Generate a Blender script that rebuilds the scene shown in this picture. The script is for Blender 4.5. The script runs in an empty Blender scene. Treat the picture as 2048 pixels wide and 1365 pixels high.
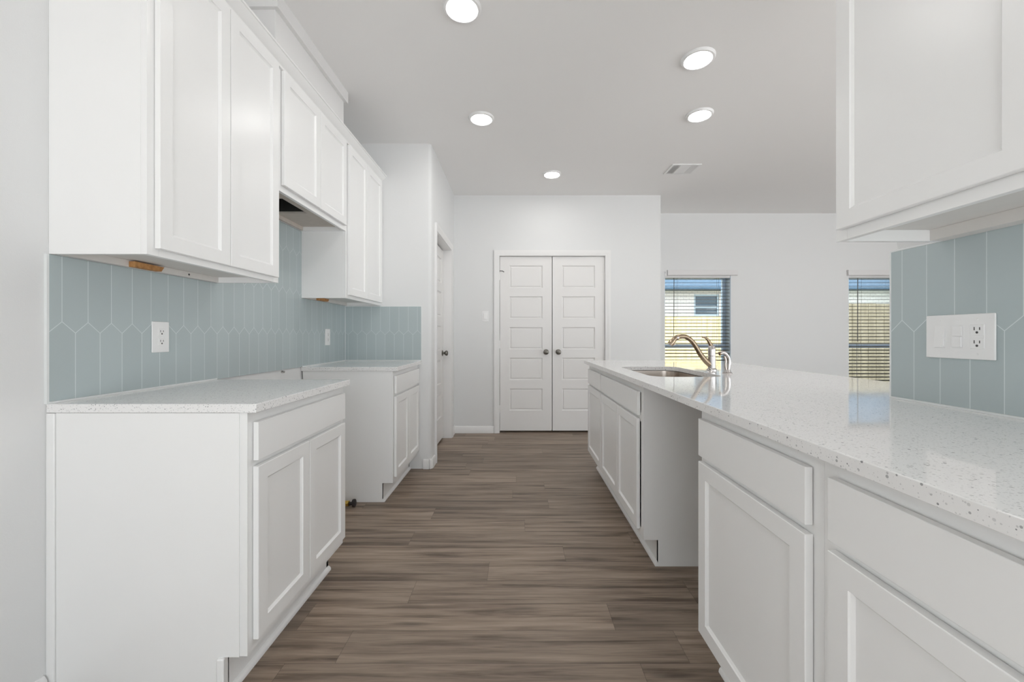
import bpy, bmesh, math, random
from mathutils import Vector, Matrix

S = bpy.context.scene
COL = S.collection
I = 0.0254                      # all dimensions below are written in inches
PI = math.pi
random.seed(7)

# ------------------------------------------------------------------ camera
cam_d = bpy.data.cameras.new('camera'); cam = bpy.data.objects.new('camera', cam_d); COL.objects.link(cam)
cam.location = (0, 0, 44.3 * I); cam.rotation_euler = (PI / 2, 0, 0)
cam_d.sensor_width = 36; cam_d.lens = 805 / 2048 * 36
cam_d.shift_x = -9 / 2048; cam_d.shift_y = -10.5 / 2048
cam_d.clip_start = 0.02; cam_d.clip_end = 200
S.camera = cam

# ------------------------------------------------------------------ sky, sun, exposure
LOWER_GLOW = 2.5; SKY = 0.72
W = bpy.data.worlds.new('sky'); S.world = W; W.use_nodes = True
bg = W.node_tree.nodes['Background']
# pale sky above the horizon, added brighter glow below it to light the ceiling
_N = W.node_tree.nodes; _L = W.node_tree.links
_tc = _N.new('ShaderNodeTexCoord'); _sx = _N.new('ShaderNodeSeparateXYZ'); _L.new(_tc.outputs['Generated'], _sx.inputs[0])
_rp = _N.new('ShaderNodeValToRGB'); _L.new(_sx.outputs[2], _rp.inputs[0])
_mr = _N.new('ShaderNodeMapRange'); _mr.inputs[1].default_value = -0.06; _mr.inputs[2].default_value = 0.06; _L.new(_sx.outputs[2], _mr.inputs[0]); _L.new(_mr.outputs[0], _rp.inputs[0])
_rp.color_ramp.elements[0].color = (0.96, 0.985, 1.0, 1); _rp.color_ramp.elements[1].color = (SKY * 0.90, SKY * 0.96, SKY, 1)
_L.new(_rp.outputs[0], bg.inputs[0]); bg.inputs[1].default_value = LOWER_GLOW
sun_d = bpy.data.lights.new('sun', 'SUN'); sun_d.energy = 6.0; sun_d.angle = 0.01; sun_d.color = (1, 0.95, 0.86)
sun = bpy.data.objects.new('sun', sun_d); COL.objects.link(sun)
sun.rotation_euler = Vector((0.30, 0.45, -0.84)).to_track_quat('-Z', 'Y').to_euler()
LAMP = 32.0
VS = S.view_settings
VS.view_transform = 'Standard'; VS.look = 'None'; VS.exposure = 0.84; VS.gamma = 1.0; VS.use_curve_mapping = False
S.cycles.diffuse_bounces = 8; S.cycles.max_bounces = 14

# ------------------------------------------------------------------ materials
def nodes(m): return m.node_tree.nodes
def mat(name, col, rough=0.5, metal=0.0, noise=0.0, nscale=20.0, bump=0.0, bscale=200.0, spec=0.5, coat=0.0):
    m = bpy.data.materials.new(name); m.use_nodes = True
    N = m.node_tree.nodes; L = m.node_tree.links; b = N['Principled BSDF']
    b.inputs['Roughness'].default_value = rough; b.inputs['Metallic'].default_value = metal
    b.inputs['Specular IOR Level'].default_value = spec; b.inputs['Coat Weight'].default_value = coat
    b.inputs['Base Color'].default_value = (*col, 1)
    tc = N.new('ShaderNodeTexCoord')
    nz = N.new('ShaderNodeTexNoise'); nz.inputs['Scale'].default_value = nscale; nz.inputs['Detail'].default_value = 3
    L.new(tc.outputs['Object'], nz.inputs['Vector'])
    mr = N.new('ShaderNodeMapRange'); mr.inputs[3].default_value = 1 - noise; mr.inputs[4].default_value = 1 + noise
    L.new(nz.outputs['Fac'], mr.inputs[0])
    mx = N.new('ShaderNodeMix'); mx.data_type = 'RGBA'; mx.blend_type = 'MULTIPLY'; mx.inputs[0].default_value = 1
    mx.inputs[6].default_value = (*col, 1); L.new(mr.outputs[0], mx.inputs[7]); L.new(mx.outputs[2], b.inputs['Base Color'])
    if bump:
        n2 = N.new('ShaderNodeTexNoise'); n2.inputs['Scale'].default_value = bscale; n2.inputs['Detail'].default_value = 4
        L.new(tc.outputs['Object'], n2.inputs['Vector'])
        bp = N.new('ShaderNodeBump'); bp.inputs['Strength'].default_value = bump; bp.inputs['Distance'].default_value = 0.002
        L.new(n2.outputs['Fac'], bp.inputs['Height']); L.new(bp.outputs[0], b.inputs['Normal'])
    return m

class NB:
    """small helper that chains math nodes"""
    def __init__(s, m): s.N = m.node_tree.nodes; s.L = m.node_tree.links
    def v(s, sock, x):
        if isinstance(x, (int, float)): sock.default_value = x
        else: s.L.new(x, sock)
    def m(s, op, a, b=None, c=None):
        n = s.N.new('ShaderNodeMath'); n.operation = op
        for k, x in enumerate((a, b, c)):
            if x is not None: s.v(n.inputs[k], x)
        return n.outputs[0]
    def mix(s, f, a, b, blend='MIX'):
        n = s.N.new('ShaderNodeMix'); n.data_type = 'RGBA'; n.blend_type = blend
        s.v(n.inputs[0], f)
        for k, x in ((6, a), (7, b)):
            if isinstance(x, tuple): n.inputs[k].default_value = (*x, 1)
            else: s.L.new(x, n.inputs[k])
        return n.outputs[2]

def floor_mat():
    m = bpy.data.materials.new('vinyl_plank'); m.use_nodes = True; B = NB(m); N = B.N; L = B.L; p = N['Principled BSDF']
    g = N.new('ShaderNodeNewGeometry'); sx = N.new('ShaderNodeSeparateXYZ'); L.new(g.outputs['Position'], sx.inputs[0])
    x = B.m('DIVIDE', sx.outputs[0], I); y = B.m('DIVIDE', sx.outputs[1], I)
    PW, PL = 6.1, 48.0
    yr = B.m('DIVIDE', B.m('ADD', y, 0.55), PW); row = B.m('FLOOR', yr); fy = B.m('FRACT', yr)
    wn = N.new('ShaderNodeTexWhiteNoise'); wn.noise_dimensions = '1D'; L.new(row, wn.inputs['W'])
    xr = B.m('DIVIDE', B.m('ADD', x, B.m('MULTIPLY', wn.outputs['Value'], PL)), PL); cid = B.m('FLOOR', xr); fx = B.m('FRACT', xr)
    cb = N.new('ShaderNodeCombineXYZ'); L.new(row, cb.inputs[0]); L.new(cid, cb.inputs[1])
    w2 = N.new('ShaderNodeTexWhiteNoise'); w2.noise_dimensions = '2D'; L.new(cb.outputs[0], w2.inputs['Vector'])
    # grain coordinates, shifted for each plank
    gx = B.m('ADD', B.m('MULTIPLY', x, 0.038), B.m('MULTIPLY', w2.outputs['Value'], 57.0))
    gy = B.m('ADD', B.m('MULTIPLY', y, 0.72), B.m('MULTIPLY', w2.outputs['Value'], 31.0))
    gc = N.new('ShaderNodeCombineXYZ'); L.new(gx, gc.inputs[0]); L.new(gy, gc.inputs[1])
    n1 = N.new('ShaderNodeTexNoise'); n1.inputs['Scale'].default_value = 1.0; n1.inputs['Detail'].default_value = 6; n1.inputs['Roughness'].default_value = 0.62; n1.inputs['Distortion'].default_value = 0.35
    L.new(gc.outputs[0], n1.inputs['Vector'])
    sc = N.new('ShaderNodeVectorMath'); sc.operation = 'MULTIPLY'; sc.inputs[1].default_value = (5.0, 5.5, 1); L.new(gc.outputs[0], sc.inputs[0])
    n2 = N.new('ShaderNodeTexNoise'); n2.inputs['Scale'].default_value = 1.0; n2.inputs['Detail'].default_value = 5; n2.inputs['Roughness'].default_value = 0.6
    L.new(sc.outputs[0], n2.inputs['Vector'])
    rp = N.new('ShaderNodeValToRGB'); L.new(n1.outputs['Fac'], rp.inputs[0])
    e = rp.color_ramp.elements
    e[0].position = 0.33; e[0].color = (0.098, 0.068, 0.049, 1); e[1].position = 0.68; e[1].color = (0.345, 0.268, 0.207, 1)
    k = e.new(0.46); k.color = (0.215, 0.163, 0.124, 1); k = e.new(0.57); k.color = (0.285, 0.221, 0.171, 1)
    kc = N.new('ShaderNodeVectorMath'); kc.operation = 'MULTIPLY'; kc.inputs[1].default_value = (1.35, 0.42, 1); L.new(gc.outputs[0], kc.inputs[0])
    kv = N.new('ShaderNodeTexVoronoi'); kv.inputs['Scale'].default_value = 1.0; L.new(kc.outputs[0], kv.inputs['Vector'])
    ks = N.new('ShaderNodeSeparateColor'); L.new(kv.outputs['Color'], ks.inputs[0])
    kd = N.new('ShaderNodeMapRange'); kd.inputs[1].default_value = 0.02; kd.inputs[2].default_value = 0.20; kd.inputs[3].default_value = 0.5; kd.inputs[4].default_value = 1.0; L.new(kv.outputs['Distance'], kd.inputs[0])
    knot = B.m('MAXIMUM', kd.outputs[0], B.m('GREATER_THAN', ks.outputs[0], 0.45))
    fine = B.m('MULTIPLY', knot, B.m('ADD', 0.68, B.m('MULTIPLY', n2.outputs['Fac'], 0.64)))
    tone = B.m('ADD', 0.82, B.m('MULTIPLY', w2.outputs['Value'], 0.36))
    c1 = B.mix(1.0, rp.outputs[0], B.m('MULTIPLY', fine, tone), 'MULTIPLY')
    seam = B.m('MAXIMUM', B.m('LESS_THAN', fy, 0.012), B.m('LESS_THAN', fx, 0.0014))
    L.new(B.mix(B.m('MULTIPLY', seam, 0.55), c1, (0.05, 0.038, 0.03)), p.inputs['Base Color'])
    p.inputs['Roughness'].default_value = 0.42; p.inputs['Specular IOR Level'].default_value = 0.4
    bp = N.new('ShaderNodeBump'); bp.inputs['Strength'].default_value = 0.12; bp.inputs['Distance'].default_value = 0.001
    L.new(B.m('SUBTRACT', n2.outputs['Fac'], seam), bp.inputs['Height']); L.new(bp.outputs[0], p.inputs['Normal'])
    return m

def tile_mat(name, axis, u0, z0=44.64, h=1.42, w=3.07, P=10.2):
    """pale blue-green picket tile: long tiles with pointed ends, every other row shifted by half a tile"""
    m = bpy.data.materials.new(name); m.use_nodes = True; B = NB(m); N = B.N; L = B.L; p = N['Principled BSDF']
    g = N.new('ShaderNodeNewGeometry'); sx = N.new('ShaderNodeSeparateXYZ'); L.new(g.outputs['Position'], sx.inputs[0])
    u = B.m('DIVIDE', B.m('SUBTRACT', B.m('DIVIDE', sx.outputs[axis], I), u0), w); z = B.m('DIVIDE', sx.outputs[2], I)
    t = 0.04
    def frac(a): return B.m('FRACT', a)
    def dist(ph):  # distance in tiles from the nearest joint of phase ph
        return B.m('ABSOLUTE', B.m('SUBTRACT', frac(B.m('ADD', u, 0.5 + ph)), 0.5))
    d = {0: dist(0.0), 1: dist(0.5)}
    g_all = None; rows = None
    for k in (-1, 0, 1, 2):
        ph = k % 2
        zb = B.m('SUBTRACT', z0 + k * P + h, B.m('MULTIPLY', d[ph], 2 * h))
        near = B.m('LESS_THAN', B.m('ABSOLUTE', B.m('SUBTRACT', z, zb)), t * 1.35)
        ab = B.m('GREATER_THAN', z, zb)
        g_all = near if g_all is None else B.m('MAXIMUM', g_all, near)
        rows = ab if rows is None else B.m('ADD', rows, ab)
    odd = B.m('MODULO', rows, 2.0)            # rows: 1 = between -1 and 0 (phase 1), 2 = above 0 (phase 0)
    dj = B.m('ADD', B.m('MULTIPLY', odd, d[1]), B.m('MULTIPLY', B.m('SUBTRACT', 1.0, odd), d[0]))
    joint = B.m('LESS_THAN', dj, t / w)
    grout = B.m('MAXIMUM', g_all, joint)
    tid = B.m('ADD', B.m('FLOOR', B.m('ADD', u, B.m('MULTIPLY', odd, 0.5))), B.m('MULTIPLY', rows, 41.0))
    wn = N.new('ShaderNodeTexWhiteNoise'); wn.noise_dimensions = '1D'; L.new(tid, wn.inputs['W'])
    tone = B.m('ADD', 0.96, B.m('MULTIPLY', wn.outputs['Value'], 0.07))
    c = B.mix(1.0, TILE_COL, tone, 'MULTIPLY')
    L.new(B.mix(grout, c, (0.62, 0.68, 0.68)), p.inputs['Base Color'])
    L.new(B.m('ADD', 0.24, B.m('MULTIPLY', grout, 0.5)), p.inputs['Roughness'])
    bp = N.new('ShaderNodeBump'); bp.inputs['Strength'].default_value = 0.25; bp.inputs['Distance'].default_value = 0.001; bp.invert = True
    L.new(grout, bp.inputs['Height']); L.new(bp.outputs[0], p.inputs['Normal'])
    return m
TILE_COL = (0.44, 0.505, 0.515)

def quartz_mat():
    m = bpy.data.materials.new('speckled_quartz'); m.use_nodes = True; B = NB(m); N = B.N; L = B.L; p = N['Principled BSDF']
    g = N.new('ShaderNodeNewGeometry')
    def specks(scale, thr, keep):
        v = N.new('ShaderNodeTexVoronoi'); v.inputs['Scale'].default_value = scale; L.new(g.outputs['Position'], v.inputs['Vector'])
        s = N.new('ShaderNodeSeparateColor'); L.new(v.outputs['Color'], s.inputs[0])
        # a speck in a share of the cells, of its own size in each
        return B.m('MULTIPLY', B.m('LESS_THAN', v.outputs['Distance'], B.m('MULTIPLY', thr, B.m('ADD', 0.4, s.outputs[1]))), B.m('LESS_THAN', s.outputs[0], keep)), s.outputs[2]
    a, at = specks(150, 0.31, 0.31); b, bt = specks(260, 0.34, 0.35); c, ct = specks(320, 0.34, 0.28)
    base = (0.82, 0.815, 0.81)
    k = B.mix(B.m('MULTIPLY', b, 0.38), base, (0.30, 0.30, 0.31))
    k = B.mix(B.m('MULTIPLY', a, B.m('ADD', 0.2, B.m('MULTIPLY', at, 0.6))), k, (0.10, 0.10, 0.11))
    k = B.mix(c, k, (0.72, 0.72, 0.72))
    L.new(k, p.inputs['Base Color']); p.inputs['Roughness'].default_value = 0.05; p.inputs['Specular IOR Level'].default_value = 0.35
    return m

def emit(name, col, st):
    m = bpy.data.materials.new(name); m.use_nodes = True; N = m.node_tree.nodes; L = m.node_tree.links
    p = N['Principled BSDF']; p.inputs['Emission Color'].default_value = (*col, 1); p.inputs['Emission Strength'].default_value = st
    p.inputs['Base Color'].default_value = (0.9, 0.9, 0.9, 1)
    return m

def glass_mat():
    m = bpy.data.materials.new('window_glass'); m.use_nodes = True; N = m.node_tree.nodes; L = m.node_tree.links
    N.remove(N['Principled BSDF']); out = N['Material Output']
    t = N.new('ShaderNodeBsdfTransparent'); t.inputs[0].default_value = (0.93, 0.95, 0.96, 1)
    gl = N.new('ShaderNodeBsdfGlossy'); gl.inputs['Roughness'].default_value = 0.02
    fr = N.new('ShaderNodeFresnel'); fr.inputs[0].default_value = 1.45
    mx = N.new('ShaderNodeMixShader'); L.new(fr.outputs[0], mx.inputs[0]); L.new(t.outputs[0], mx.inputs[1]); L.new(gl.outputs[0], mx.inputs[2])
    L.new(mx.outputs[0], out.inputs[0]); return m

def brick_mat():
    m = bpy.data.materials.new('pale_brick'); m.use_nodes = True; N = m.node_tree.nodes; L = m.node_tree.links; p = N['Principled BSDF']
    g = N.new('ShaderNodeNewGeometry'); sx = N.new('ShaderNodeSeparateXYZ'); L.new(g.outputs['Position'], sx.inputs[0])
    cb = N.new('ShaderNodeCombineXYZ'); L.new(sx.outputs[0], cb.inputs[0]); L.new(sx.outputs[2], cb.inputs[1])
    b = N.new('ShaderNodeTexBrick'); b.inputs['Scale'].default_value = 1; b.inputs['Brick Width'].default_value = 0.2; b.inputs['Row Height'].default_value = 0.075; b.inputs['Mortar Size'].default_value = 0.006
    b.inputs['Color1'].default_value = (0.90, 0.88, 0.88, 1); b.inputs['Color2'].default_value = (0.82, 0.80, 0.81, 1); b.inputs['Mortar'].default_value = (0.55, 0.54, 0.55, 1)
    L.new(cb.outputs[0], b.inputs['Vector']); L.new(b.outputs['Color'], p.inputs['Base Color']); p.inputs['Roughness'].default_value = 0.9
    return m

def shingle_mat():
    m = mat('roof_shingle', (0.04, 0.078, 0.125), 0.9, noise=0.4, nscale=9)
    return m

def wood_mat(name, c0, c1, sx_=3.0, sy_=40.0):
    m = bpy.data.materials.new(name); m.use_nodes = True; B = NB(m); N = B.N; L = B.L; p = N['Principled BSDF']
    tc = N.new('ShaderNodeTexCoord'); mp = N.new('ShaderNodeMapping'); mp.inputs['Scale'].default_value = (sy_, sx_, sx_)
    L.new(tc.outputs['Object'], mp.inputs[0]); nz = N.new('ShaderNodeTexNoise'); nz.inputs['Scale'].default_value = 1; nz.inputs['Detail'].default_value = 5
    L.new(mp.outputs[0], nz.inputs['Vector']); rp = N.new('ShaderNodeValToRGB'); L.new(nz.outputs['Fac'], rp.inputs[0])
    rp.color_ramp.elements[0].position = 0.3; rp.color_ramp.elements[0].color = (*c0, 1); rp.color_ramp.elements[1].position = 0.7; rp.color_ramp.elements[1].color = (*c1, 1)
    L.new(rp.outputs[0], p.inputs['Base Color']); p.inputs['Roughness'].default_value = 0.8
    return m

MT = dict(
    wall=mat('wall_paint', (0.735, 0.74, 0.74), 0.75, bump=0.18, bscale=260, spec=0.25),
    ceil=mat('ceiling_paint', (0.86, 0.855, 0.85), 0.9, bump=0.15, bscale=200, spec=0.1),
    trim=mat('trim_paint', (0.785, 0.78, 0.775), 0.4),
    door=mat('door_paint', (0.765, 0.755, 0.745), 0.45),
    cab=mat('cabinet_paint', (0.85, 0.85, 0.845), 0.30, noise=0.008, nscale=8),
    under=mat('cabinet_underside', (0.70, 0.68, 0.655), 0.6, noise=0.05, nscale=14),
    raw=mat('plywood', (0.58, 0.53, 0.48), 0.8, noise=0.12, nscale=25),
    block=wood_mat('raw_pine', (0.32, 0.14, 0.045), (0.55, 0.29, 0.11), 60.0, 60.0),
    dark=mat('dark_void', (0.03, 0.03, 0.028), 0.9),
    plate=mat('white_plastic', (0.82, 0.82, 0.82), 0.3),
    slot=mat('dark_slot', (0.05, 0.05, 0.05), 0.6),
    caulk=mat('white_caulk', (0.76, 0.78, 0.78), 0.5),
    nickel=mat('satin_nickel', (0.21, 0.20, 0.18), 0.3, 1.0),
    bronze=mat('brushed_nickel_faucet', (0.36, 0.28, 0.20), 0.24, 1.0),
    chrome=mat('chrome', (0.56, 0.53, 0.52), 0.16, 1.0),
    steel=mat('stainless_steel', (0.50, 0.44, 0.39), 0.25, 1.0, noise=0.05, nscale=60),
    brass=mat('brass', (0.75, 0.50, 0.12), 0.3, 1.0),
    black=mat('black_cap', (0.025, 0.02, 0.02), 0.5),
    blind=mat('blind_valance', (0.72, 0.71, 0.71), 0.5),
    slat=mat('backlit_slat', (0.085, 0.08, 0.06), 0.6),  # white slats given a dark colour for their backlit shade
    cord=mat('blind_cord', (0.10, 0.10, 0.10), 0.5),
    frame=mat('window_frame', (0.50, 0.62, 0.76), 0.4), jamb=mat('window_jamb_skylit', (0.74, 0.82, 0.90), 0.5),  # blue sky light is mixed into the frame and jamb colours
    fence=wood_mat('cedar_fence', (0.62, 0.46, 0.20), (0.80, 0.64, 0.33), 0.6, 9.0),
    fence2=wood_mat('shaded_weathered_fence', (0.15, 0.13, 0.085), (0.28, 0.25, 0.18), 0.6, 9.0),  # weathered grey, with the shade it stands in darkened into the colour
    grass=mat('lawn', (0.10, 0.14, 0.05), 0.95, noise=0.5, nscale=6),
    brick=brick_mat(), shingle=shingle_mat(), glass=glass_mat(), floor=floor_mat(), quartz=quartz_mat(),
    nwin=mat('dark_window', (0.05, 0.09, 0.13), 0.1),
    nframe=mat('neighbour_window_frame', (0.40, 0.50, 0.60), 0.4),
    tile_l=tile_mat('picket_tile', 1, 50.39), tile_c=tile_mat('picket_tile_end', 0, -32.9), tile_r=tile_mat('picket_tile_bar', 1, 52.2, z0=44.8, h=1.5, w=3.13, P=10.9),
    lens=emit('lamp_lens', (1.0, 0.985, 0.96), LAMP),
)

# ------------------------------------------------------------------ mesh helpers (inches)
class MB:
    def __init__(s): s.V = []; s.F = []
    def add(s, vs, fs):
        o = len(s.V); s.V += [tuple(v) for v in vs]; s.F += [tuple(i + o for i in f) for f in fs]; return s
    def box(s, x0, x1, y0, y1, z0, z1):
        x0, x1 = min(x0, x1), max(x0, x1); y0, y1 = min(y0, y1), max(y0, y1); z0, z1 = min(z0, z1), max(z0, z1)
        v = [(x0, y0, z0), (x1, y0, z0), (x1, y1, z0), (x0, y1, z0), (x0, y0, z1), (x1, y0, z1), (x1, y1, z1), (x0, y1, z1)]
        return s.add(v, [(0, 3, 2, 1), (4, 5, 6, 7), (0, 1, 5, 4), (1, 2, 6, 5), (2, 3, 7, 6), (3, 0, 4, 7)])
    def prism(s, pts, axis, a, b):
        """extrude a closed 2D outline along an axis; pts are the two other coordinates in xyz order"""
        def P(p, t):
            q = list(p); q.insert(axis, t); return tuple(q)
        n = len(pts); v = [P(p, a) for p in pts] + [P(p, b) for p in pts]
        f = [tuple(range(n - 1, -1, -1)), tuple(range(n, 2 * n))] + [(i, (i + 1) % n, n + (i + 1) % n, n + i) for i in range(n)]
        return s.add(v, f)
    def tube(s, pts, rad, n=14, cap=True):
        pts = [Vector(p) for p in pts]; m = len(pts)
        if isinstance(rad, (int, float)): rad = [rad] * m
        vs = []; fs = []; up = None
        for i, p in enumerate(pts):
            t = (pts[min(i + 1, m - 1)] - pts[max(i - 1, 0)]).normalized()
            if up is None: up = t.orthogonal().normalized()
            up = (up - t * up.dot(t)).normalized(); sd = t.cross(up)
            for k in range(n):
                a = 2 * PI * k / n; vs.append(p + (up * math.cos(a) + sd * math.sin(a)) * rad[i])
        for i in range(m - 1):
            for k in range(n): fs.append((i * n + k, i * n + (k + 1) % n, (i + 1) * n + (k + 1) % n, (i + 1) * n + k))
        if cap: fs += [tuple(range(n - 1, -1, -1)), tuple(range((m - 1) * n, m * n))]
        return s.add(vs, fs)
    def lathe(s, prof, c, d=(0, 0, 1), n=24):
        """prof: (radius, height) pairs turned about direction d from centre c"""
        d = Vector(d).normalized(); u = d.orthogonal().normalized(); w = d.cross(u); c = Vector(c); vs = []; fs = []
        for r, h in prof:
            for k in range(n):
                a = 2 * PI * k / n; vs.append(c + d * h + (u * math.cos(a) + w * math.sin(a)) * max(r, 1e-4))
        m = len(prof)
        for i in range(m - 1):
            for k in range(n): fs.append((i * n + k, i * n + (k + 1) % n, (i + 1) * n + (k + 1) % n, (i + 1) * n + k))
        fs += [tuple(range(n - 1, -1, -1)), tuple(range((m - 1) * n, m * n))]
        return s.add(vs, fs)

def spline(pts, k=8):
    """Catmull-Rom through points (tuples of any length)"""
    P = [pts[0]] + list(pts) + [pts[-1]]; out = []
    for i in range(1, len(P) - 2):
        for j in range(k):
            t = j / k; out.append(tuple(0.5 * (2 * b + (c - a) * t + (2 * a - 5 * b + 4 * c - d) * t * t + (3 * b - a - 3 * c + d) * t ** 3) for a, b, c, d in zip(P[i - 1], P[i], P[i + 1], P[i + 2])))
    out.append(tuple(pts[-1])); return out

def world_org(p):
    o = Vector((0, 0, 0))
    while p is not None: o += p.location; p = p.parent
    return o
def obj(name, mb, m, parent=None, bevel=0.0, seg=2, org=None, angle=35, label=None):
    """one mesh object from a MB in inches; its origin sits at org (or at its middle)"""
    if org is None:
        xs, ys, zs = zip(*mb.V); org = ((min(xs) + max(xs)) / 2, (min(ys) + max(ys)) / 2, min(zs))
    ov = Vector(org) * I
    me = bpy.data.meshes.new(name); me.from_pydata([Vector(v) * I - ov for v in mb.V], [], mb.F)
    bm = bmesh.new(); bm.from_mesh(me); bmesh.ops.recalc_face_normals(bm, faces=bm.faces); bm.to_mesh(me); bm.free()
    me.materials.append(MT[m] if isinstance(m, str) else m)
    for f in me.polygons: f.use_smooth = True
    me.set_sharp_from_angle(angle=math.radians(angle))
    o = bpy.data.objects.new(name, me); COL.objects.link(o)
    if parent is not None: o.parent = parent
    o.location = ov - world_org(parent)
    if bevel:
        b = o.modifiers.new('bevel', 'BEVEL'); b.width = bevel * I; b.segments = seg; b.limit_method = 'ANGLE'; b.angle_limit = math.radians(40); b.harden_normals = True
    if label: o['label'] = label
    return o
def thing(name, loc, label, cat, group=None):
    o = bpy.data.objects.new(name, None); COL.objects.link(o); o.location = Vector(loc) * I; o.empty_display_size = 0.05
    o['label'] = label; o['category'] = cat
    if group: o['group'] = group
    return o
def tag(o, label, cat, group=None):
    o['label'] = label; o['category'] = cat
    if group: o['group'] = group
    return o
def struct(name, mb, m, parent=None, bevel=0, label=None):
    o = obj(name, mb, m, parent, bevel)
    if parent is None: o['kind'] = 'structure'
    if label: o['label'] = label
    return o
def struct_empty(name, loc, label=None):
    o = bpy.data.objects.new(name, None); COL.objects.link(o); o.location = Vector(loc) * I; o['kind'] = 'structure'
    if label: o['label'] = label
    return o

# ------------------------------------------------------------------ room shell
CEIL = 108.3; XL = -57.2; YC = 134.0; XC = -28.4; YF = 183.2; XR1 = 65.6; YW = 210.2; XR = 50.3
FY0, FX1 = -75.0, 240.0
struct('floor', MB().box(XL - 140, FX1 + 6, FY0, YW + 6, -4, 0), 'floor')
struct('ceiling', MB().box(XL - 140, FX1 + 6, FY0, YW + 6, CEIL, CEIL + 8), 'ceil')  # stretch beyond the left wall is unseen, added to block the sun
struct('wall_left', MB().box(XL - 5, XL, 16, YC + 5, 0, CEIL), 'wall')
# closet block: front face (with tile), side face with the pantry door opening
DY0, DY1, DZ = 142.0, 174.2, 81.5
struct('wall_closet_front', MB().prism([(XL, YC), (XC - 1.2, YC), (XC - 0.6, YC + 0.15), (XC - 0.15, YC + 0.6), (XC, YC + 1.2), (XC, YC + 4.6), (XL, YC + 4.6)], 2, 0, CEIL), 'wall')
struct('wall_closet_side', MB().box(XC - 4.6, XC, YC + 4.6, DY0, 0, CEIL).box(XC - 4.6, XC, DY1, YF, 0, CEIL).box(XC - 4.6, XC, DY0, DY1, DZ, CEIL), 'wall')
struct('wall_closet_back', MB().box(XC - 40, XC - 39, YC + 4.6, YF + 4, 0, CEIL), 'wall')
FX0, FXD1, FZ = -7.9, 40.5, 80.9
struct('wall_far', MB().box(XC - 40, FX0, YF, YF + 5, 0, CEIL).box(FXD1, XR1, YF, YF + 5, 0, CEIL).box(FX0, FXD1, YF, YF + 5, FZ, CEIL).box(XR1 - 5, XR1, YF + 5, YW, 0, CEIL).box(FX0 - 6, FXD1 + 6, YF + 7.5, YF + 8.5, 0, 90), 'wall')
WIN = ((77.4, 112.0), (173.4, 208.4)); WZ0, WZ1 = 17.0, 76.3
wl = MB(); xs = [XR1 - 5, WIN[0][0], WIN[0][1], WIN[1][0], WIN[1][1], FX1]
for k in (0, 2, 4): wl.box(xs[k], xs[k + 1], YW, YW + 6, 0, CEIL)
for a, b in WIN: wl.box(a, b, YW, YW + 6, 0, WZ0); wl.box(a, b, YW, YW + 6, WZ1, CEIL)
struct('wall_window', wl, 'wall')

struct('wall_baffle_back', MB().box(XL - 140, -30, FY0 - 5, FY0, 0, CEIL).box(-30, FX1, FY0 - 5, FY0, 72, CEIL), 'wall')  # unseen wall added behind the camera, its opening shaped to limit frontal light
struct('wall_baffle_left', MB().box(XL - 146, XL - 140, FY0, YW, 62, CEIL), 'wall')  # unseen header added to cut the light on the upper cabinets
struct('wall_baffle_right', MB().box(FX1, FX1 + 6, FY0, YW + 6, 80, CEIL).box(FX1, FX1 + 6, 95, YW + 6, 0, 80), 'wall')  # unseen, added to hold back light on upper cabinets and window wall
struct('wall_partition', MB().box(XR, XR + 4.8, 0.5, 53.4, 0, CEIL), 'wall', bevel=0.4)
# vent chase above the range cabinets, with its trim under the ceiling
struct('wall_chase', MB().box(XL, -45.15, 75.4, 105.2, 97.2, CEIL), 'trim', bevel=0.05)
ct = MB(); Z0 = 105.4
ct.box(-45.15, -44.3, 74.6, 106.0, Z0, CEIL).box(XL, -45.15, 74.6, 75.4, Z0, CEIL).box(XL, -45.15, 105.2, 106.0, Z0, CEIL)
struct('trim_chase', ct, 'trim', bevel=0.06)
# crown moulding along the tops of the wall cabinets
cp = [(-45.2, 95.3), (-44.75, 95.3), (-44.7, 95.75), (-44.55, 95.85), (-44.35, 96.0), (-44.0, 96.3), (-43.55, 96.75), (-43.35, 97.0), (-43.15, 97.05), (-43.15, 97.4), (-45.2, 97.4)]
crown = obj('crown_moulding', MB().prism(cp, 1, 49.0, YC - 0.05), 'cab', angle=25)
tag(crown, 'long white crown moulding running along the tops of the left wall cabinets', 'moulding')

def base_run(name, pts, h=3.2, t=0.55):
    """baseboard along a floor path [(x, y)...], the room on its right-hand side"""
    mb = MB()
    for (x0, y0), (x1, y1) in zip(pts, pts[1:]):
        d = Vector((x1 - x0, y1 - y0, 0)).normalized(); n = Vector((d.y, -d.x, 0))
        prof = [(0, 0), (t, 0), (t, h - 0.5), (t * 0.55, h - 0.12), (t * 0.3, h), (0, h)]
        vs = []; A = Vector((x0, y0, 0)) ; Bv = Vector((x1, y1, 0))
        for P in (A, Bv):
            for a, b in prof: q = P + n * a; vs.append((q.x, q.y, b))
        k = len(prof); mb.add(vs, [tuple(range(k)), tuple(range(2 * k - 1, k - 1, -1))] + [(i, (i + 1) % k, k + (i + 1) % k, k + i) for i in range(k)])
    return struct(name, mb, 'trim')
base_run('baseboard_left', [(XL, 16), (XL, 48.6)])
base_run('baseboard_closet', [(-31.0, YC), (XC - 0.7, YC), (XC, YC + 0.8), (XC, DY0 - 2.9)])
base_run('baseboard_corner', [(XC, DY1 + 2.3), (XC, YF - 0.55)])
base_run('baseboard_far', [(XC, YF), (FX0 - 2.4, YF)])
base_run('baseboard_far_right', [(FXD1 + 2.4, YF), (XR1, YF), (XR1, YW)])
base_run('baseboard_window', [(XR1, YW), (FX1, YW)])

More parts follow.
